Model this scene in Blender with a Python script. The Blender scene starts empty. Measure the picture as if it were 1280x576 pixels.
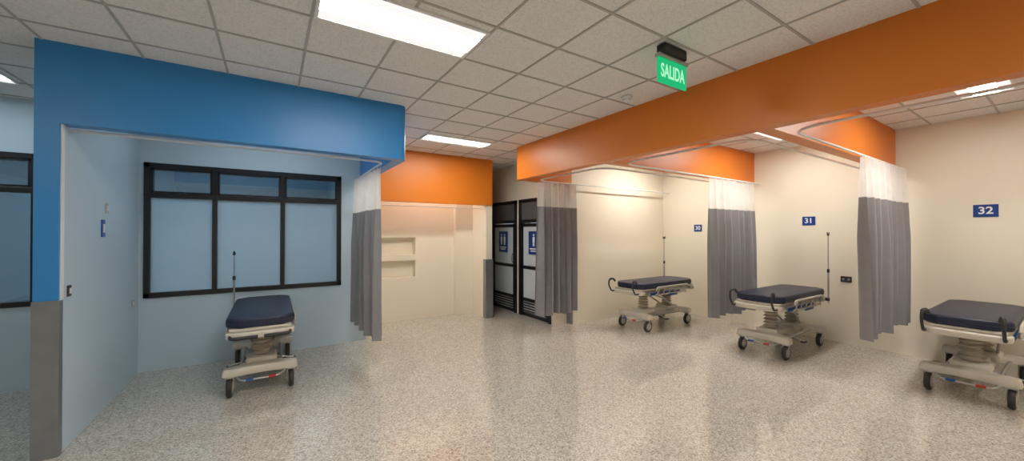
import bpy, bmesh, math, random
from mathutils import Vector, Matrix
random.seed(4)
sc = bpy.context.scene
sc.view_settings.view_transform = 'Standard'
COL = sc.collection

# ------------------------------------------------------------ materials
def mat(name, col, rough=0.5, metal=0.0, bump=0.0, bscale=60, var=0.0, vscale=2.0, coat=0.0, spec=0.5):
    m = bpy.data.materials.new(name); m.use_nodes = True
    nt = m.node_tree; b = nt.nodes['Principled BSDF']
    b.inputs['Base Color'].default_value = (*col, 1)
    b.inputs['Roughness'].default_value = rough
    b.inputs['Metallic'].default_value = metal
    b.inputs['Specular IOR Level'].default_value = spec
    b.inputs['Coat Weight'].default_value = coat
    tc = nt.nodes.new('ShaderNodeTexCoord')
    if var > 0:
        n = nt.nodes.new('ShaderNodeTexNoise'); n.inputs['Scale'].default_value = vscale
        n.inputs['Detail'].default_value = 4
        nt.links.new(tc.outputs['Object'], n.inputs['Vector'])
        r = nt.nodes.new('ShaderNodeMix'); r.data_type = 'RGBA'
        r.inputs[6].default_value = (*[c*(1-var) for c in col], 1)
        r.inputs[7].default_value = (*[min(1, c*(1+var)) for c in col], 1)
        nt.links.new(n.outputs['Fac'], r.inputs[0])
        nt.links.new(r.outputs[2], b.inputs['Base Color'])
    if bump > 0:
        n = nt.nodes.new('ShaderNodeTexNoise'); n.inputs['Scale'].default_value = bscale
        n.inputs['Detail'].default_value = 3
        nt.links.new(tc.outputs['Object'], n.inputs['Vector'])
        bp = nt.nodes.new('ShaderNodeBump'); bp.inputs['Strength'].default_value = bump
        bp.inputs['Distance'].default_value = 0.01
        nt.links.new(n.outputs['Fac'], bp.inputs['Height'])
        nt.links.new(bp.outputs['Normal'], b.inputs['Normal'])
    return m

def emis(name, col, s):
    m = bpy.data.materials.new(name); m.use_nodes = True
    nt = m.node_tree; nt.nodes.clear()
    e = nt.nodes.new('ShaderNodeEmission'); o = nt.nodes.new('ShaderNodeOutputMaterial')
    e.inputs[0].default_value = (*col, 1); e.inputs[1].default_value = s
    nt.links.new(e.outputs[0], o.inputs[0]); return m

M_orange = mat('orange_paint', (0.72, 0.20, 0.015), 0.40, var=0.05, bump=0.03)
M_blue = mat('blue_paint', (0.03, 0.235, 0.58), 0.38, var=0.05, bump=0.03)
M_pale = mat('pale_blue_paint', (0.50, 0.62, 0.70), 0.5, var=0.03, bump=0.03)
M_cream = mat('cream_paint', (0.82, 0.75, 0.61), 0.5, var=0.02, bump=0.03)
M_white = mat('white_plastic', (0.8, 0.8, 0.78), 0.4)
M_steel = mat('brushed_steel', (0.50, 0.50, 0.50), 0.30, 0.95, var=0.12, vscale=14)
M_guard = mat('stainless_corner_guard', (0.30, 0.315, 0.33), 0.28, 0.7, var=0.15, vscale=9)
M_chrome = mat('chrome', (0.7, 0.7, 0.7), 0.2, 1.0)
M_black = mat('black_aluminium', (0.012, 0.011, 0.012), 0.35)
M_rubber = mat('dark_rubber', (0.03, 0.028, 0.028), 0.55)
M_navy = mat('navy_vinyl', (0.011, 0.016, 0.045), 0.42, var=0.15, vscale=8, bump=0.08, bscale=12)
M_shell = mat('ivory_plastic', (0.62, 0.57, 0.48), 0.38, var=0.04)
M_bellow = mat('bellows_plastic', (0.48, 0.42, 0.33), 0.5)
M_blueplast = mat('blue_plastic', (0.02, 0.09, 0.33), 0.4)
M_red = mat('red_plastic', (0.45, 0.03, 0.02), 0.4)
M_sign = mat('sign_blue', (0.006, 0.045, 0.23), 0.35)
M_letter = mat('sign_white', (0.85, 0.85, 0.85), 0.5)
M_grid = mat('tbar_white', (0.46, 0.45, 0.43), 0.5)
M_hub = mat('wheel_hub', (0.45, 0.40, 0.33), 0.45)
M_light = emis('troffer_diffuser', (1.0, 0.965, 0.90), 62)
M_lightc = emis('troffer_diffuser_cool', (0.74, 0.89, 1.0), 75)
M_lightbb = emis('troffer_diffuser_daylight', (0.74, 0.89, 1.0), 19)
M_wing = emis('troffer_side_lens', (1.0, 0.98, 0.95), 1.0)

def fabric(name, col, transl):
    m = bpy.data.materials.new(name); m.use_nodes = True
    nt = m.node_tree; nt.nodes.clear()
    o = nt.nodes.new('ShaderNodeOutputMaterial')
    d = nt.nodes.new('ShaderNodeBsdfDiffuse'); t = nt.nodes.new('ShaderNodeBsdfTranslucent')
    tc = nt.nodes.new('ShaderNodeTexCoord')
    n = nt.nodes.new('ShaderNodeTexNoise'); n.inputs['Scale'].default_value = 9
    nt.links.new(tc.outputs['Object'], n.inputs['Vector'])
    r = nt.nodes.new('ShaderNodeMix'); r.data_type = 'RGBA'
    r.inputs[6].default_value = (*[c*0.9 for c in col], 1)
    r.inputs[7].default_value = (*[min(1, c*1.1) for c in col], 1)
    nt.links.new(n.outputs['Fac'], r.inputs[0])
    nt.links.new(r.outputs[2], d.inputs[0]); nt.links.new(r.outputs[2], t.inputs[0])
    mx = nt.nodes.new('ShaderNodeMixShader'); mx.inputs[0].default_value = transl
    nt.links.new(d.outputs[0], mx.inputs[1]); nt.links.new(t.outputs[0], mx.inputs[2])
    nt.links.new(mx.outputs[0], o.inputs[0])
    return m, nt, mx, o
M_curt = fabric('grey_curtain_fabric', (0.30, 0.295, 0.305), 0.15)[0]
M_net, nt, mx, o = fabric('white_curtain_netting', (0.9, 0.9, 0.88), 0.4)
tr = nt.nodes.new('ShaderNodeBsdfTransparent'); m2 = nt.nodes.new('ShaderNodeMixShader')
m2.inputs[0].default_value = 0.28
nt.links.new(mx.outputs[0], m2.inputs[1]); nt.links.new(tr.outputs[0], m2.inputs[2])
nt.links.new(m2.outputs[0], o.inputs[0])

def glassmat(name, tint, gloss, rough=0.02):
    m = bpy.data.materials.new(name); m.use_nodes = True
    nt = m.node_tree; nt.nodes.clear()
    o = nt.nodes.new('ShaderNodeOutputMaterial')
    a = nt.nodes.new('ShaderNodeBsdfTransparent'); a.inputs[0].default_value = (*tint, 1)
    g = nt.nodes.new('ShaderNodeBsdfGlossy'); g.inputs['Roughness'].default_value = rough
    mx = nt.nodes.new('ShaderNodeMixShader'); mx.inputs[0].default_value = gloss
    nt.links.new(a.outputs[0], mx.inputs[1]); nt.links.new(g.outputs[0], mx.inputs[2])
    nt.links.new(mx.outputs[0], o.inputs[0]); return m
M_glass = glassmat('clear_glass', (0.50, 0.55, 0.58), 0.09)
m = bpy.data.materials.new('frosted_glass'); m.use_nodes = True
nt = m.node_tree; nt.nodes.clear()
o = nt.nodes.new('ShaderNodeOutputMaterial')
d = nt.nodes.new('ShaderNodeBsdfDiffuse'); d.inputs[0].default_value = (0.48, 0.60, 0.68, 1)
t = nt.nodes.new('ShaderNodeBsdfTranslucent'); t.inputs[0].default_value = (0.62, 0.76, 0.84, 1)
g = nt.nodes.new('ShaderNodeBsdfGlossy'); g.inputs['Roughness'].default_value = 0.22
a = nt.nodes.new('ShaderNodeMixShader'); a.inputs[0].default_value = 0.50
b = nt.nodes.new('ShaderNodeMixShader'); b.inputs[0].default_value = 0.10
nt.links.new(d.outputs[0], a.inputs[1]); nt.links.new(t.outputs[0], a.inputs[2])
nt.links.new(a.outputs[0], b.inputs[1]); nt.links.new(g.outputs[0], b.inputs[2])
nt.links.new(b.outputs[0], o.inputs[0]); M_frost = m

# terrazzo
m = bpy.data.materials.new('terrazzo_floor'); m.use_nodes = True
nt = m.node_tree; bs = nt.nodes['Principled BSDF']
tc = nt.nodes.new('ShaderNodeTexCoord')
def vor(scale):
    v = nt.nodes.new('ShaderNodeTexVoronoi'); v.inputs['Scale'].default_value = scale
    nt.links.new(tc.outputs['Object'], v.inputs['Vector'])
    s = nt.nodes.new('ShaderNodeSeparateColor'); nt.links.new(v.outputs['Color'], s.inputs[0])
    return s
def ramp(src, stops):
    r = nt.nodes.new('ShaderNodeValToRGB'); r.color_ramp.interpolation = 'CONSTANT'
    e = r.color_ramp.elements
    e[0].position = stops[0][0]; e[0].color = (*stops[0][1], 1)
    e[1].position = stops[1][0]; e[1].color = (*stops[1][1], 1)
    for p, c in stops[2:]:
        x = e.new(p); x.color = (*c, 1)
    nt.links.new(src, r.inputs[0]); return r
s1 = vor(92); s2 = vor(180)
r1 = ramp(s1.outputs[0], [(0, (0.19, 0.155, 0.12)), (0.12, (0.37, 0.325, 0.27)), (0.38, (0.50, 0.46, 0.40)), (0.72, (0.68, 0.65, 0.59))])
r2 = ramp(s2.outputs[1], [(0, (0.24, 0.20, 0.17)), (0.15, (0.46, 0.42, 0.36)), (0.62, (0.61, 0.58, 0.52))])
mx = nt.nodes.new('ShaderNodeMix'); mx.data_type = 'RGBA'; mx.inputs[0].default_value = 0.5
nt.links.new(r1.outputs[0], mx.inputs[6]); nt.links.new(r2.outputs[0], mx.inputs[7])
nt.links.new(mx.outputs[2], bs.inputs['Base Color'])
bs.inputs['Roughness'].default_value = 0.075
bs.inputs['IOR'].default_value = 1.75
n = nt.nodes.new('ShaderNodeTexNoise'); n.inputs['Scale'].default_value = 2.2; n.inputs['Detail'].default_value = 2
nt.links.new(tc.outputs['Object'], n.inputs['Vector'])
bp = nt.nodes.new('ShaderNodeBump'); bp.inputs['Strength'].default_value = 0.12; bp.inputs['Distance'].default_value = 0.02
nt.links.new(n.outputs['Fac'], bp.inputs['Height']); nt.links.new(bp.outputs['Normal'], bs.inputs['Normal'])
M_floor = m

# ceiling tile
m = bpy.data.materials.new('mineral_ceiling_tile'); m.use_nodes = True
nt = m.node_tree; bs = nt.nodes['Principled BSDF']
tc = nt.nodes.new('ShaderNodeTexCoord')
n = nt.nodes.new('ShaderNodeTexNoise'); n.inputs['Scale'].default_value = 80; n.inputs['Detail'].default_value = 5
nt.links.new(tc.outputs['Object'], n.inputs['Vector'])
r = nt.nodes.new('ShaderNodeValToRGB'); e = r.color_ramp.elements
e[0].position = 0.34; e[0].color = (0.72, 0.71, 0.69, 1); e[1].position = 0.54; e[1].color = (0.84, 0.83, 0.81, 1)
nt.links.new(n.outputs['Fac'], r.inputs[0]); nt.links.new(r.outputs[0], bs.inputs['Base Color'])
bp = nt.nodes.new('ShaderNodeBump'); bp.inputs['Strength'].default_value = 0.2; bp.inputs['Distance'].default_value = 0.003
nt.links.new(n.outputs['Fac'], bp.inputs['Height']); nt.links.new(bp.outputs['Normal'], bs.inputs['Normal'])
bs.inputs['Roughness'].default_value = 0.9
M_ceil = m

# ------------------------------------------------------------ mesh helpers
def merge(bm, tb, mi):
    for f in tb.faces: f.material_index = mi
    tm = bpy.data.meshes.new('tmp'); tb.to_mesh(tm); tb.free()
    bm.from_mesh(tm); bpy.data.meshes.remove(tm)

def box(bm, x0, x1, y0, y1, z0, z1, mi=0, r=0.0, seg=2):
    tb = bmesh.new()
    bmesh.ops.create_cube(tb, size=1, matrix=Matrix.Translation(((x0+x1)/2, (y0+y1)/2, (z0+z1)/2)) @ Matrix.Diagonal((abs(x1-x0), abs(y1-y0), abs(z1-z0), 1)))
    if r > 0:
        bmesh.ops.bevel(tb, geom=tb.edges[:], offset=r, segments=seg, affect='EDGES', profile=0.5)
    merge(bm, tb, mi)

def prism(bm, pts, z0, z1, mi=0, r=0.0, seg=3, top=1.0):
    tb = bmesh.new()
    cx = sum(p[0] for p in pts)/len(pts); cy = sum(p[1] for p in pts)/len(pts)
    lo = [tb.verts.new((p[0], p[1], z0)) for p in pts]
    hi = [tb.verts.new((cx+(p[0]-cx)*top, cy+(p[1]-cy)*top, z1)) for p in pts]
    n = len(pts)
    tb.faces.new(lo[::-1]); tb.faces.new(hi)
    for i in range(n): tb.faces.new((lo[i], lo[(i+1) % n], hi[(i+1) % n], hi[i]))
    bmesh.ops.recalc_face_normals(tb, faces=tb.faces)
    if r > 0: bmesh.ops.bevel(tb, geom=tb.edges[:], offset=r, segments=seg, affect='EDGES', profile=0.5)
    merge(bm, tb, mi)

def tube(bm, pts, r, mi=0, seg=10):
    pts = [Vector(p) for p in pts]
    tb = bmesh.new(); rings = []
    n = len(pts); prev = None
    for i, p in enumerate(pts):
        if i == 0: t = pts[1]-p
        elif i == n-1: t = p-pts[i-1]
        else: t = (pts[i+1]-p).normalized()+(p-pts[i-1]).normalized()
        t.normalize()
        if prev is None:
            a = Vector((0, 0, 1)) if abs(t.z) < 0.9 else Vector((1, 0, 0))
            u = t.cross(a).normalized()
        else:
            u = (prev - t*prev.dot(t)).normalized()
        prev = u; w = t.cross(u)
        rr = r[i] if isinstance(r, (list, tuple)) else r
        rings.append([tb.verts.new(p+u*math.cos(k*2*math.pi/seg)*rr+w*math.sin(k*2*math.pi/seg)*rr) for k in range(seg)])
    for a, b in zip(rings, rings[1:]):
        for k in range(seg): tb.faces.new((a[k], a[(k+1) % seg], b[(k+1) % seg], b[k]))
    tb.faces.new(rings[0][::-1]); tb.faces.new(rings[-1])
    bmesh.ops.recalc_face_normals(tb, faces=tb.faces)
    merge(bm, tb, mi)

def smoothpath(pts, k=5, rad=0.05):
    pts = [Vector(p) for p in pts]; out = [pts[0]]
    for i in range(1, len(pts)-1):
        a, p, b = pts[i-1], pts[i], pts[i+1]
        r1 = min(rad, (a-p).length*0.49); r2 = min(rad, (b-p).length*0.49)
        s = p+(a-p).normalized()*r1; e = p+(b-p).normalized()*r2
        for j in range(k+1):
            t = j/k; out.append(s*(1-t)**2+p*2*t*(1-t)+e*t*t)
    out.append(pts[-1]); return out

def lathe(bm, prof, c, axis='Z', mi=0, seg=24):
    tb = bmesh.new(); rings = []
    for r, h in prof:
        ring = []
        for k in range(seg):
            a = k*2*math.pi/seg; x, y = r*math.cos(a), r*math.sin(a)
            v = (x, y, h) if axis == 'Z' else ((x, h, y) if axis == 'Y' else (h, x, y))
            ring.append(tb.verts.new(Vector(v)+Vector(c)))
        rings.append(ring)
    for a, b in zip(rings, rings[1:]):
        for k in range(seg): tb.faces.new((a[k], a[(k+1) % seg], b[(k+1) % seg], b[k]))
    tb.faces.new(rings[0]); tb.faces.new(rings[-1])
    bmesh.ops.recalc_face_normals(tb, faces=tb.faces)
    merge(bm, tb, mi)

def fin(bm, name, mats, parent=None, smooth=False, angle=40):
    me = bpy.data.meshes.new(name); bm.to_mesh(me); bm.free()
    for mm in mats: me.materials.append(mm)
    ob = bpy.data.objects.new(name, me); COL.objects.link(ob)
    if smooth:
        for p in me.polygons: p.use_smooth = True
        try: me.set_sharp_from_angle(angle=math.radians(angle))
        except Exception: pass
    if parent: ob.parent = parent
    return ob

def empty(name, loc=(0, 0, 0), rz=0):
    e = bpy.data.objects.new(name, None); e.location = loc; e.rotation_euler = (0, 0, rz)
    e.empty_display_size = 0.1; COL.objects.link(e); return e

def boxobj(name, m, *boxes):
    bm = bmesh.new()
    for b in boxes: box(bm, *b)
    return fin(bm, name, m if isinstance(m, list) else [m])

def text(s, size, M, m, parent=None, name='lettering'):
    cu = bpy.data.curves.new(name, 'FONT'); cu.body = s; cu.size = size
    cu.align_x = 'CENTER'; cu.align_y = 'CENTER'; cu.extrude = 0.0008; cu.offset = size*0.02
    o = bpy.data.objects.new(name, cu); COL.objects.link(o); cu.materials.append(m)
    o.parent = parent; o.matrix_local = M; return o
def M_facing_mx(p):   # faces -X
    return Matrix(((0, 0, -1, p[0]), (-1, 0, 0, p[1]), (0, 1, 0, p[2]), (0, 0, 0, 1)))
def M_facing_my(p):   # faces -Y
    return Matrix(((1, 0, 0, p[0]), (0, 0, -1, p[1]), (0, 1, 0, p[2]), (0, 0, 0, 1)))

# ------------------------------------------------------------ room shell
ZC = 2.88
YW = 5.72           # window wall
XB = 6.78           # back wall of the right bays
boxobj('floor', M_floor, (-5.2, 6.9, -3.2, 9.4, -0.1, 0.0))
boxobj('ceiling', M_ceil, (-5.2, 6.9, -3.2, 9.4, ZC, ZC+0.1))
bm = bmesh.new(); T = 0.51
x = 1.22-12*T
while x < XB:
    box(bm, x-0.008, x+0.008, -3.1, 9.3, ZC-0.006, ZC+0.002); x += T
y = 2.58-11*T
while y < 9.2:
    box(bm, -5.1, XB, y-0.008, y+0.008, ZC-0.0065, ZC+0.002); y += T
fin(bm, 'ceiling_grid', [M_grid])

# walls
W1 = (-1.20, 0.82, 0.82, 2.34); W2 = (-3.98, -1.96, 0.82, 2.34)
boxobj('wall_window_side', M_pale,
       (-5.1, W2[0], YW, YW+0.12, 0, ZC), (W2[0], W2[1], YW, YW+0.12, 0, W2[2]), (W2[0], W2[1], YW, YW+0.12, W2[3], ZC),
       (W2[1], W1[0], YW, YW+0.12, 0, ZC), (W1[0], W1[1], YW, YW+0.12, 0, W1[2]), (W1[0], W1[1], YW, YW+0.12, W1[3], ZC),
       (W1[1], 1.16, YW, YW+0.12, 0, ZC))
XL = -1.24
ZB = 2.315
boxobj('wall_blue_bay_side', [M_pale, M_blue], (XL-0.12, XL, 3.90, YW, 0, ZC, 0))
boxobj('blue_pillar', M_blue, (XL-0.122, XL-0.004, 3.885, 3.90, 1.08, ZB))
boxobj('trim_1', M_guard, (XL-0.125, XL+0.003, 3.875, 3.90, 0, 1.08), (XL, XL+0.004, 3.90, 3.93, 0, 1.08))
boxobj('trim_4', M_white, (XL, XL+0.006, 3.90, 3.935, 1.08, ZB))
bm = bmesh.new()
def rc(cx, cy, a0, a1, r, n=8):
    return [(cx+r*math.cos(math.radians(a0+(a1-a0)*i/n)), cy+r*math.sin(math.radians(a0+(a1-a0)*i/n))) for i in range(n+1)]
XE = 1.19; Y0 = 3.885; tk = 0.12; R = 0.07
pts = [(XL-0.122, Y0)]+rc(XE-R, Y0+R, -90, 0, R)+[(XE, YW), (XE-tk, YW), (XE-tk, Y0+tk), (XL-0.122, Y0+tk)]
prism(bm, pts, ZB, ZC)
fin(bm, 'beam_blue', [M_blue], smooth=True, angle=30)

# service room behind windows
boxobj('wall_service_room', M_pale, (-5.1, 1.16, 9.2, 9.3, 0, ZC), (1.04, 1.16, YW+0.12, 9.2, 0, ZC))
# alcove
YO = 5.95; YA = 6.6
boxobj('wall_alcove_back', M_cream,
       (1.16, 1.30, YA, YA+0.12, 0, ZC), (1.30, 2.18, YA, YA+0.12, 0, 0.76), (1.30, 2.18, YA, YA+0.12, 1.06, 1.16),
       (1.30, 2.18, YA, YA+0.12, 1.47, ZC), (2.18, 3.28, YA, YA+0.12, 0, ZC), (1.30, 2.18, YA+0.12, YA+0.15, 0.7, 1.5),
       (2.92, 3.28, YA-0.1, YA, 0, ZC))
boxobj('wall_alcove_left', M_cream, (1.163, 1.19, YW+0.001, YA, 0, ZC))
boxobj('wall_alcove_right', M_cream, (3.28, 3.40, YO+0.001, 7.5, 0, ZC))
bm = bmesh.new()
prism(bm, [(1.19, YO-0.02)]+rc(3.42-0.05, YO+0.03, -90, 0, 0.05)+[(3.42, 7.5), (3.40, 7.5), (3.40, YO), (3.28, YO), (3.28, YO+0.1), (1.19, YO+0.1)], 2.05, ZC)
fin(bm, 'beam_orange_alcove', [M_orange], smooth=True, angle=30)
boxobj('trim_2', M_guard, (3.265, 3.415, YO-0.012, YO, 0, 1.07), (3.268, 3.28, YO, YO+0.1, 0, 1.07), (3.40, 3.412, YO, YO+0.1, 0, 1.07))
# corridor
boxobj('wall_corridor_end', M_cream, (3.40, 4.0, 7.4, 7.5, 0, ZC))
D = [(4.97, 5.93), (6.02, 7.0)]; DH = 2.18
boxobj('wall_restroom', M_cream, (4.0, 4.26, 4.88, D[0][0], 0, ZC), (4.0, 4.26, D[0][0], D[1][1], DH, ZC),
       (4.0, 4.26, D[0][1], D[1][0], 0, DH), (4.0, 4.26, D[1][1], 7.5, 0, ZC))
YP = 4.77
boxobj('wall_bay_partition', M_cream, (4.28, XB, YP, YP+0.12, 0, ZC))
boxobj('trim_3', M_guard, (4.272, 4.30, YP-0.006, YP, 0, 1.07), (4.272, 4.28, YP, YP+0.12, 0, 1.07))
boxobj('wall_bays_back', M_cream, (XB, XB+0.12, -3.1, YP+0.12, 0, ZC))
boxobj('wall_rear', M_cream, (-5.1, XB, -3.2, -3.1, 0, ZC))
boxobj('wall_left', M_pale, (-5.2, -5.1, -3.1, 9.3, 0, ZC))
# orange beams
ZO = 2.37; XO = 3.20
bm = bmesh.new()
yb = YP+0.09
pts = [(XO, -3.1), (XO+0.12, -3.1), (XO+0.12, YP), (4.28, YP), (4.28, yb)]+rc(XO+0.06, yb-0.06, 90, 180, 0.06)
prism(bm, pts, ZO, ZC)
for yc in (3.04, 1.36, -0.44):
    box(bm, XO+0.12, XB, yc, yc+0.12, ZO+0.01, ZC)
fin(bm, 'beam_orange', [M_orange], smooth=True, angle=30)

# ------------------------------------------------------------ windows
def window(name, x0, x1, z0, z1, frosted, mul):
    bm = bmesh.new(); f = 0.055; ya = YW-0.02; yb_ = YW+0.06; tz = 1.975
    box(bm, x0, x0+f, ya, yb_, z0, z1, 0, 0.004); box(bm, x1-f, x1, ya, yb_, z0, z1, 0, 0.004)
    box(bm, x0, x1, ya, yb_, z0, z0+f, 0, 0.004); box(bm, x0, x1, ya, yb_, z1-f, z1, 0, 0.004)
    box(bm, x0, x1, ya-0.004, yb_, tz-0.027, tz+0.027, 0, 0.004)
    xs = [x0+f]+mul+[x1-f]
    for mm in mul: box(bm, mm-0.024, mm+0.024, ya-0.002, yb_, z0, z1, 0, 0.004)
    for i in range(3):
        a = xs[i]+(0.024 if i else 0); b_ = xs[i+1]-(0.024 if i < 2 else 0)
        s = 0.022
        zz0, zz1 = tz+0.027, z1-f
        yh = ya+0.01
        box(bm, a, a+s, yh, yb_-0.01, zz0, zz1); box(bm, b_-s, b_, yh, yb_-0.01, zz0, zz1)
        box(bm, a, b_, yh, yb_-0.01, zz0, zz0+s); box(bm, a, b_, yh, yb_-0.01, zz1-s, zz1)
        box(bm, a+s, b_-s, YW+0.02, YW+0.026, zz0+s, zz1-s, 1)
        box(bm, (a+b_)/2-0.03, (a+b_)/2+0.03, ya-0.02, yh, zz0+0.004, zz0+0.018, 0)
        box(bm, a, b_, YW+0.02, YW+0.026, z0+f, tz-0.027, 2 if frosted else 1)
    return fin(bm, name, [M_black, M_glass, M_frost])
window('window_1', *W1, True, [-0.577, 0.119])
window('window_2', *W2, False, [-3.30, -2.62])

# ------------------------------------------------------------ doors
def door(name, y0, y1, picto):
    e = empty(name, (4.0, y0, 0)); w = y1-y0
    bm = bmesh.new(); f = 0.06
    xa, xb = -0.03, 0.05
    box(bm, xa, xb, 0, f, 0, DH, 0, .003); box(bm, xa, xb, w-f, w, 0, DH, 0, .003); box(bm, xa, xb, 0, w, DH-f, DH, 0, .003)
    box(bm, xa, xb, f, w-f, 1.74, 1.80, 0, .003)
    g = 0.06; a, b_ = f+0.005, w-f-0.005
    xl0, xl1 = -0.015, 0.03
    box(bm, xl0, xl1, a, a+g, 0.01, 1.735); box(bm, xl0, xl1, b_-g, b_, 0.01, 1.735)
    for z in (0.01, 0.28, 0.88, 1.665): box(bm, xl0, xl1, a, b_, z, z+0.06)
    for i in range(4):
        z = 0.09+i*0.048
        box(bm, xl0+0.005, xl1-0.005, a+g, b_-g, z, z+0.026)
    box(bm, 0.0, 0.01, a+g, b_-g, 0.08, 1.67, 1); box(bm, 0.0, 0.01, f, w-f, 1.80, DH-f, 2)
    fin(bm, 'leaf_and_frame', [M_black, M_frostw, M_dark], e)
    bm = bmesh.new(); tube(bm, smoothpath([(-0.015, a+0.035, 0.98), (-0.06, a+0.035, 0.98), (-0.06, a+0.035, 1.14), (-0.015, a+0.035, 1.14)], 4, 0.03), 0.009, 0)
    fin(bm, 'pull_handle', [M_chrome], e, True)
    bm = bmesh.new(); c = w/2; z0 = 1.16
    box(bm, -0.022, -0.012, c-0.16, c+0.16, z0, z0+0.42, 0)
    for k in ((-0.06, 0.06) if picto == 2 else (0,)):
        lathe(bm, [(0.022, 0), (0.022, 0.002)], (-0.0245, c+k, z0+0.35), 'X', 1, 14)
        box(bm, -0.0245, -0.022, c+k-0.03, c+k+0.03, z0+0.22, z0+0.315, 1)
        box(bm, -0.0245, -0.022, c+k-0.025, c+k-0.005, z0+0.15, z0+0.22, 1)
        box(bm, -0.0245, -0.022, c+k+0.005, c+k+0.025, z0+0.15, z0+0.22, 1)
    box(bm, -0.0245, -0.022, c-0.12, c+0.12, z0+0.09, z0+0.11, 1)
    box(bm, -0.0245, -0.022, c-0.09, c+0.09, z0+0.05, z0+0.07, 1)
    fin(bm, 'restroom_sign', [M_sign, M_letter], e)
M_frostw = mat('frosted_door_glass', (0.60, 0.67, 0.71), 0.25)
M_dark = mat('dark_transom_glass', (0.12, 0.12, 0.12), 0.1)
door('door_1', *D[0], 1); door('door_2', *D[1], 2)

# ------------------------------------------------------------ luminaires
def troffer(x0, x1, y0, y1, lm=None, f=0.02, wing=True):
    bm = bmesh.new(); z = ZC-0.016; wd = (y1-y0)*0.22 if wing else 0
    box(bm, x0, x1, y0, y0+f, z, ZC-0.001, 0); box(bm, x0, x1, y1-f, y1, z, ZC-0.001, 0)
    box(bm, x0, x0+f, y0+f, y1-f, z, ZC-0.001, 0); box(bm, x1-f, x1, y0+f, y1-f, z, ZC-0.001, 0)
    box(bm, x0+f, x1-f, y0+f+wd, y1-f-wd, z+0.003, ZC-0.001, 1)
    if wing:
        box(bm, x0+f, x1-f, y0+f, y0+f+wd, z+0.006, ZC-0.001, 2)
        box(bm, x0+f, x1-f, y1-f-wd, y1-f, z+0.006, ZC-0.001, 2)
    fin(bm, 'ceiling_light_panel', [M_white, lm or M_light, M_wing])
for L in [(0.21, 1.21, 2.14, 2.57), (1.74, 2.74, 4.76, 5.12), (5.1, 6.1, 3.80, 4.16), (5.1, 6.1, 2.05, 2.41), (4.7, 5.7, 0.35, 0.70),
          (0.21, 1.21, -0.75, -0.3), (4.7, 5.7, -1.6, -1.24), (-2.7, -1.7, 0.6, 1.0), (1.9, 2.8, 6.2, 6.40)]:
    troffer(*L)
troffer(-3.0, -1.88, 4.85, 5.15, M_lightbb)
troffer(-0.6, 0.5, 4.7, 5.0, M_lightbb)
troffer(-1.1, 0.0, 7.2, 7.6, M_lightc); troffer(-3.8, -2.7, 7.2, 7.6, M_lightc)

# exit sign
e = empty('exit_sign', (2.41, 1.62, 0))
bm = bmesh.new()
box(bm, -0.13, 0.13, -0.035, 0.035, 2.80, ZC-0.007, 0, 0.008)
box(bm, -0.17, 0.17, -0.02, 0.02, 2.775, 2.80, 1, 0.004)
fin(bm, 'housing', [M_black, M_steel], e)
bm = bmesh.new(); box(bm, -0.165, 0.165, -0.006, 0.006, 2.60, 2.776, 0, 0.003)
fin(bm, 'green_panel', [emis('exit_green', (0.02, 0.55, 0.20), 0.9)], e)
t = text('SALIDA', 0.12, M_facing_my((0, -0.008, 2.685)) @ Matrix.Diagonal((0.70, 1.1, 1, 1)), emis('exit_letters', (0.45, 1, 0.6), 0.95), e)

def lathed(name, prof, loc, mm):
    bm = bmesh.new(); lathe(bm, prof, loc); return fin(bm, name, [mm], None, True)
lathed('smoke_detector', [(0.03, -0.045), (0.038, -0.04), (0.04, -0.022), (0.052, -0.02), (0.055, 0)], (2.90, 2.44, ZC-0.007), M_white)
lathed('ceiling_speaker', [(0.06, -0.012), (0.10, -0.01), (0.11, 0)], (3.0, 5.25, ZC-0.007), M_white)

# ------------------------------------------------------------ bay numbers
def baysign(n, y, z, w, h):
    e = empty('bay_number_sign', (XB-0.006, y, z))
    bm = bmesh.new(); box(bm, -0.005, 0.005, -w/2, w/2, -h/2, h/2, 0, 0.002)
    fin(bm, 'plate', [M_sign], e)
    text(n, h*0.8, M_facing_mx((-0.0065, 0, 0)), M_letter, e)
baysign('30', 4.02, 1.64, 0.15, 0.13); baysign('31', 2.29, 1.73, 0.16, 0.13); baysign('32', 0.64, 1.80, 0.18, 0.14)

def socket_bay(y, z):
    bm = bmesh.new(); box(bm, XB-0.012, XB, y-0.06, y+0.06, z-0.04, z+0.04, 0, 0.003)
    for k in (-0.03, 0.03): lathe(bm, [(0.016, 0), (0.016, 0.004)], (XB-0.015, y+k, z), 'X', 1, 12)
    fin(bm, 'wall_outlet', [M_rubber, M_steel])
socket_bay(1.86, 0.90); socket_bay(3.74, 0.86)
def socket_left(y, z, w, h, mm):
    bm = bmesh.new(); box(bm, XL, XL+0.01, y-w/2, y+w/2, z-h/2, z+h/2, 0, 0.003)
    box(bm, XL+0.01, XL+0.013, y-w/4, y+w/4, z-h/4, z+h/4, 1)
    fin(bm, 'wall_switch_plate', [mm, M_white])
socket_left(4.75, 1.77, 0.06, 0.09, M_steel); socket_left(4.66, 1.59, 0.07, 0.15, M_blueplast)
socket_left(4.02, 1.13, 0.05, 0.08, M_rubber); socket_left(5.5, 0.80, 0.07, 0.07, M_steel)

# ------------------------------------------------------------ curtain rails and curtains
def rail(pts, rad=0.25, parent=None):
    bm = bmesh.new(); tube(bm, smoothpath(pts, 8, rad), 0.011, 0, 8)
    fin(bm, 'curtain_rail', [M_white], parent, True)

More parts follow.
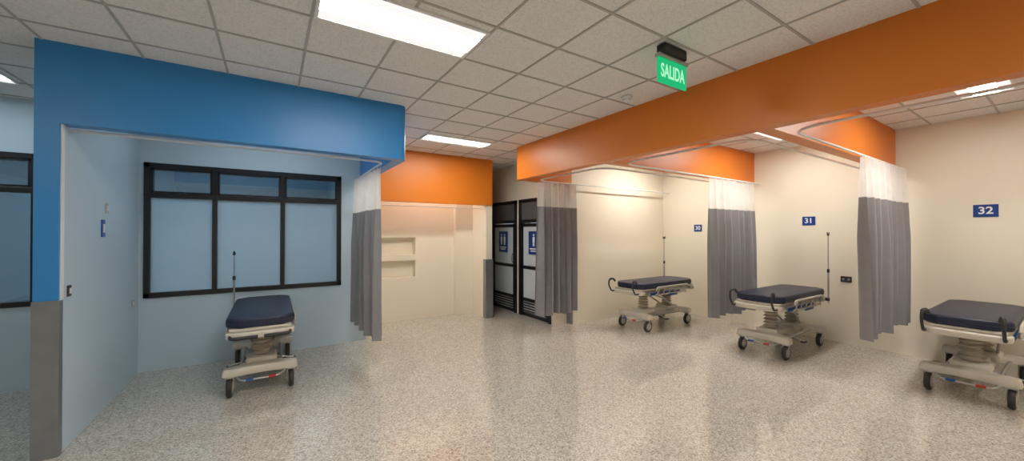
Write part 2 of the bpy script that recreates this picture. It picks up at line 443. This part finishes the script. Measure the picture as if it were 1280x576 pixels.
def curtain(railpts, rad, p0, p1, ztop, zmid, zbot, folds, amp, seed):
    root = empty('privacy_curtain'); rail(railpts, rad, root)
    rnd = random.Random(seed)
    p0 = Vector(p0); p1 = Vector(p1); dr = p1-p0; L = dr.length; dr.normalize(); nn = Vector((-dr.y, dr.x))
    N = folds*14; ph = [rnd.uniform(-0.8, 0.8) for _ in range(folds+1)]; am = [rnd.uniform(0.55, 1.25) for _ in range(folds+1)]
    zs = [ztop-(ztop-zmid)*i/5 for i in range(6)]+[zmid-(zmid-zbot)*i/14 for i in range(1, 15)]
    bm = bmesh.new(); rows = []
    for z in zs:
        k = (ztop-z)/(ztop-zbot)
        row = []
        for i in range(N+1):
            s = i/N; fi = s*folds; j = int(min(fi, folds-1))
            a = am[j]*(1-(fi-j))+am[j+1]*(fi-j)
            pw = ph[j]*(1-(fi-j))+ph[j+1]*(fi-j)
            o = math.sin(2*math.pi*fi+pw*(0.6+k))*amp*a*(0.5+0.6*min(1, k*2.2))+math.sin(2*math.pi*fi*0.37+seed)*amp*0.4*k
            sh = math.sin(4*math.pi*fi+0.5)*0.010 + (s-0.5)*L*0.03*k
            q = p0+dr*(s*L+sh)+nn*o
            zz = z + (0.012*math.sin(fi*2.2+seed) if z == zs[-1] else 0)
            row.append(bm.verts.new((q.x, q.y, zz)))
        rows.append(row)
    for r_, (a, b_) in enumerate(zip(rows, rows[1:])):
        for i in range(N):
            f = bm.faces.new((a[i], a[i+1], b_[i+1], b_[i])); f.material_index = 0 if r_ < 5 else 1
            f.smooth = True
    for i in range(0, N+1, 14):
        v = rows[0][i].co
        tube(bm, [(v.x, v.y, ztop-0.01), (v.x*0.5+(p0.x+dr.x*L*i/N)*0.5, v.y*0.5+(p0.y+dr.y*L*i/N)*0.5, ztop+0.012)], 0.003, 0, 6)
    return fin(bm, 'curtain_fabric', [M_net, M_curt], root)
zr = ZO-0.012; zb_ = ZB-0.012
rail([(1.19, 6.12, 2.0), (3.28, 6.12, 2.0)])
curtain([(XL, 4.06, zb_), (1.00, 4.06, zb_), (1.00, YW, zb_)], 0.15, (1.02, 4.32), (0.98, 5.58), ZB-0.035, 1.82, 0.33, 7, 0.075, 1)
curtain([(XB, 4.64, zr), (3.42, 4.64, zr), (3.42, 3.24, zr), (XB, 3.24, zr)], 0.25, (3.45, 4.62), (4.26, 4.62), zr-0.02, 1.96, 0.26, 6, 0.06, 2)
curtain([(XB, 2.96, zr), (3.42, 2.96, zr), (3.42, 1.56, zr), (XB, 1.56, zr)], 0.25, (5.25, 2.95), (6.55, 2.95), zr-0.02, 1.90, 0.34, 7, 0.07, 3)
curtain([(XB, 1.28, zr), (3.42, 1.28, zr), (3.42, -0.36, zr), (XB, -0.36, zr)], 0.25, (5.10, 1.26), (6.60, 1.26), zr-0.02, 1.92, 0.46, 7, 0.075, 4)

# ------------------------------------------------------------ stretchers
def stretcher(loc, rz, H, poleside, polez, handles_up=True):
    e = empty('hospital_stretcher', (loc[0], loc[1], 0), rz)
    for i, (x, y) in enumerate([(-.5, -.25), (-.5, .25), (.5, -.25), (.5, .25)]):
        bm = bmesh.new(); r = 0.088; w = 0.022
        sx = x+(0.02 if x > 0 else -0.02)
        lathe(bm, [(0.055, -w), (0.076, -w), (0.086, -w*0.6), (r, 0), (0.086, w*0.6), (0.076, w), (0.055, w)], (sx, y, r), 'Y', 0, 28)
        lathe(bm, [(0.012, -0.028), (0.05, -0.026), (0.060, -0.02), (0.060, 0.02), (0.05, 0.026), (0.012, 0.028)], (sx, y, r), 'Y', 1, 20)
        lathe(bm, [(0.014, -0.036), (0.016, -0.032), (0.016, 0.032), (0.014, 0.036)], (sx, y, r), 'Y', 2, 12)
        for k in (-0.031, 0.031):
            box(bm, sx-0.014, sx+0.014, y+k-0.004, y+k+0.004, r-0.015, 0.185, 2, 0.003)
        box(bm, sx-0.03, sx+0.03, y-0.036, y+0.036, 0.176, 0.196, 2, 0.006)
        tube(bm, [(sx, y, 0.18), (sx, y, 0.235)], 0.018, 2)
        fin(bm, 'caster_%d' % (i+1), [M_rubber, M_hub, M_steel], e, True)
    bm = bmesh.new()
    for s in (-1, 1):
        pts = [(.34, -.11), (.43, -.20), (.47, -.31), (.57, -.31), (.585, -.20), (.56, -.08), (.56, .08), (.585, .20), (.57, .31), (.47, .31), (.43, .20), (.34, .11)]
        P = [(s*a, b_) for a, b_ in pts]
        if s < 0: P = P[::-1]
        prism(bm, P, 0.195, 0.27, 0, 0.014, 2, 0.96)
    prism(bm, [(-.40, -.10), (-.2, -.075), (.2, -.075), (.40, -.10), (.40, .10), (.2, .075), (-.2, .075), (-.40, .10)], 0.16, 0.285, 0, 0.02, 3, 0.95)
    for x in (-.31, .31):
        box(bm, x-.13, x+.13, -.13, .13, 0.24, 0.315, 0, 0.024, 3)
    for y in (-.17, .17):
        tube(bm, [(-.47, y, .215), (.47, y, .215)], 0.014, 1)
    for s in (-1, 1):
        tube(bm, smoothpath([(s*.56, -.2, .20), (s*.64, -.16, .17), (s*.64, .16, .17), (s*.56, .2, .20)], 4, .05), 0.009, 1)
        box(bm, s*.625, s*.665, -.12, -.06, .165, .185, 2, .004); box(bm, s*.625, s*.665, .06, .12, .165, .185, 3, .004)
    for s in (-1, 1):
        tube(bm, [(-.1, s*.07, .22), (-.1, s*.29, .17)], 0.009, 1); box(bm, -.14, -.06, s*.26, s*.31, .155, .172, 4, .004)
    fin(bm, 'base_shroud', [M_shell, M_steel, M_red, M_blueplast, M_rubber], e, True)
    for j, x in enumerate((-.31, .31)):
        z0, z1 = 0.315, H-0.20; n = 6; prof = [(0.05, z0)]
        for k in range(n):
            a = z0+(z1-z0)*k/n; dz = (z1-z0)/n
            prof += [(0.056, a+dz*.08), (0.088-k*0.002, a+dz*.5), (0.056, a+dz*.92)]
        prof += [(0.05, z1)]
        bm = bmesh.new(); lathe(bm, prof, (x, 0, 0), 'Z', 0, 24)
        box(bm, x-.10, x+.10, -.13, .13, H-.205, H-.165, 1, .01)
        fin(bm, 'bellows_column_%d' % (j+1), [M_bellow, M_shell], e, True, 25)
    bm = bmesh.new(); zf = H-.15
    for y in (-.225, .225):
        box(bm, -.70, .70, y-.018, y+.018, zf-.025, zf+.025, 1, .006)
    for x in (-.66, -.31, 0, .31, .66):
        box(bm, x-.02, x+.02, -.21, .21, zf-.02, zf+.015, 1, .005)
    for s in (-1, 1):
        P = [(s*.60, -.27), (s*.70, -.27), (s*.765, -.20), (s*.765, .20), (s*.70, .27), (s*.60, .27)]
        if s < 0: P = P[::-1]
        prism(bm, P, zf-.03, zf+.03, 0, .014, 3)
    box(bm, -.71, .71, -.245, .245, H-.118, H-.09, 0, .01)
    tube(bm, [(-.31, -.14, H-.19), (.05, -.14, H-.30)], .012, 1); tube(bm, [(-.31, .14, H-.19), (.05, .14, H-.30)], .012, 1)
    tube(bm, [(.31, -.10, .30), (.05, -.14, H-.30)], .012, 1); tube(bm, [(.31, .10, .30), (.05, .14, H-.30)], .012, 1)
    for y in (-.25, .25):
        box(bm, -.45, .30, y-.010, y+.010, zf-.05, zf-.012, 2, .004)
    fin(bm, 'litter_frame', [M_shell, M_steel, M_blueplast], e, True)
    for j, s in enumerate((-1, 1)):
        y = s*.285; bm = bmesh.new()
        z1, z0 = H-.075, H-.19
        tube(bm, smoothpath([(-.36, y, z1-.05), (-.33, y, z1), (.48, y, z1), (.51, y, z1-.05)], 4, .03), .013, 0)
        tube(bm, [(-.38, y, z0), (.42, y, z0)], .013, 0)
        for k in range(6):
            xx = -.34+k*.15
            tube(bm, [(xx, y, z0), (xx+.09, y, z1)], .008, 0)
            lathe(bm, [(.016, -.014), (.016, .014)], (xx, y, z0), 'Y', 1, 10)
        for xx in (-.25, .35):
            box(bm, xx-.02, xx+.02, s*.24, s*.285, z0-.012, z0+.012, 1, .003)
        box(bm, -.05, .18, y-.014, y+.014, z0-.035, z0-.002, 2, .004)
        fin(bm, 'folded_side_rail_%d' % (j+1), [M_shell, M_steel, M_blueplast], e, True)
    bm = bmesh.new(); a, w, c = .715, .275, .10
    pts = [(-a, -w+c), (-a+c, -w), (a-c, -w), (a, -w+c), (a, w-c), (a-c, w), (-a+c, w), (-a, w-c)]
    prism(bm, pts, H-.09, H, 0, .022, 4)
    tube(bm, [(p[0]*.999, p[1]*.997, H-.045) for p in pts+[pts[0]]], .004, 0, 6)
    fin(bm, 'mattress', [M_navy], e, True)
    bm = bmesh.new()
    for s in (-1, 1):
        y = s*.235
        if handles_up:
            P = [(-.70, y, zf), (-.80, y, zf-.005), (-.865, y, H-.05), (-.855, y, H+.04), (-.775, y*.93, H+.05), (-.74, y*.9, H+.005)]
        else:
            P = [(-.70, y, zf), (-.775, y, zf), (-.785, y*.9, zf-.01), (-.785, y*.1, zf-.01)]
        tube(bm, smoothpath(P, 5, .035), .012, 1)
        tube(bm, smoothpath(P, 5, .035)[-10:], .016, 1)
    fin(bm, 'push_handles', [M_steel, M_rubber], e, True)
    bm = bmesh.new(); x, y = .68, poleside*.30
    box(bm, x-.02, x+.02, min(y, poleside*.24)-.012, max(y, poleside*.24)+.012, zf-.02, zf+.02, 1, .004)
    tube(bm, [(x, y, zf-.05), (x, y, H+.25)], .010, 0)
    tube(bm, [(x, y, H+.25), (x, y, polez)], .0065, 0)
    lathe(bm, [(.011, 0), (.016, .01), (.016, .04), (.011, .05)], (x, y, H+.22), 'Z', 1, 12)
    for s in (-1, 1):
        tube(bm, smoothpath([(x, y, polez-.02), (x+s*.03, y, polez-.025), (x+s*.035, y, polez+.02)], 4, .015), .005, 1, 6)
    lathe(bm, [(.008, 0), (.014, .008), (.014, .03), (.008, .038)], (x, y, polez-.03), 'Z', 1, 12)
    fin(bm, 'iv_pole', [M_steel, M_rubber], e, True)
    return e
stretcher((-0.08, 4.93), math.radians(90), 0.76, 1, 1.31, False)
stretcher((5.46, 4.00), 0, 0.76, 1, 1.47)
stretcher((5.80, 2.27), 0, 0.78, -1, 1.54)
stretcher((6.00, 0.63), 0, 0.78, -1, 1.60)

# ------------------------------------------------------------ world and camera
w = bpy.data.worlds.new('world'); sc.world = w; w.use_nodes = True
w.node_tree.nodes['Background'].inputs[0].default_value = (0.7, 0.8, 1, 1)
w.node_tree.nodes['Background'].inputs[1].default_value = 0.4
cam = bpy.data.cameras.new('camera'); co = bpy.data.objects.new('camera', cam); COL.objects.link(co)
cam.sensor_fit = 'HORIZONTAL'; cam.sensor_width = 36; cam.lens = 466/1280*36; cam.clip_start = 0.05
co.location = (0, 0, 1.55); co.rotation_euler = (math.radians(90.37), 0, math.radians(-32.8))
sc.camera = co
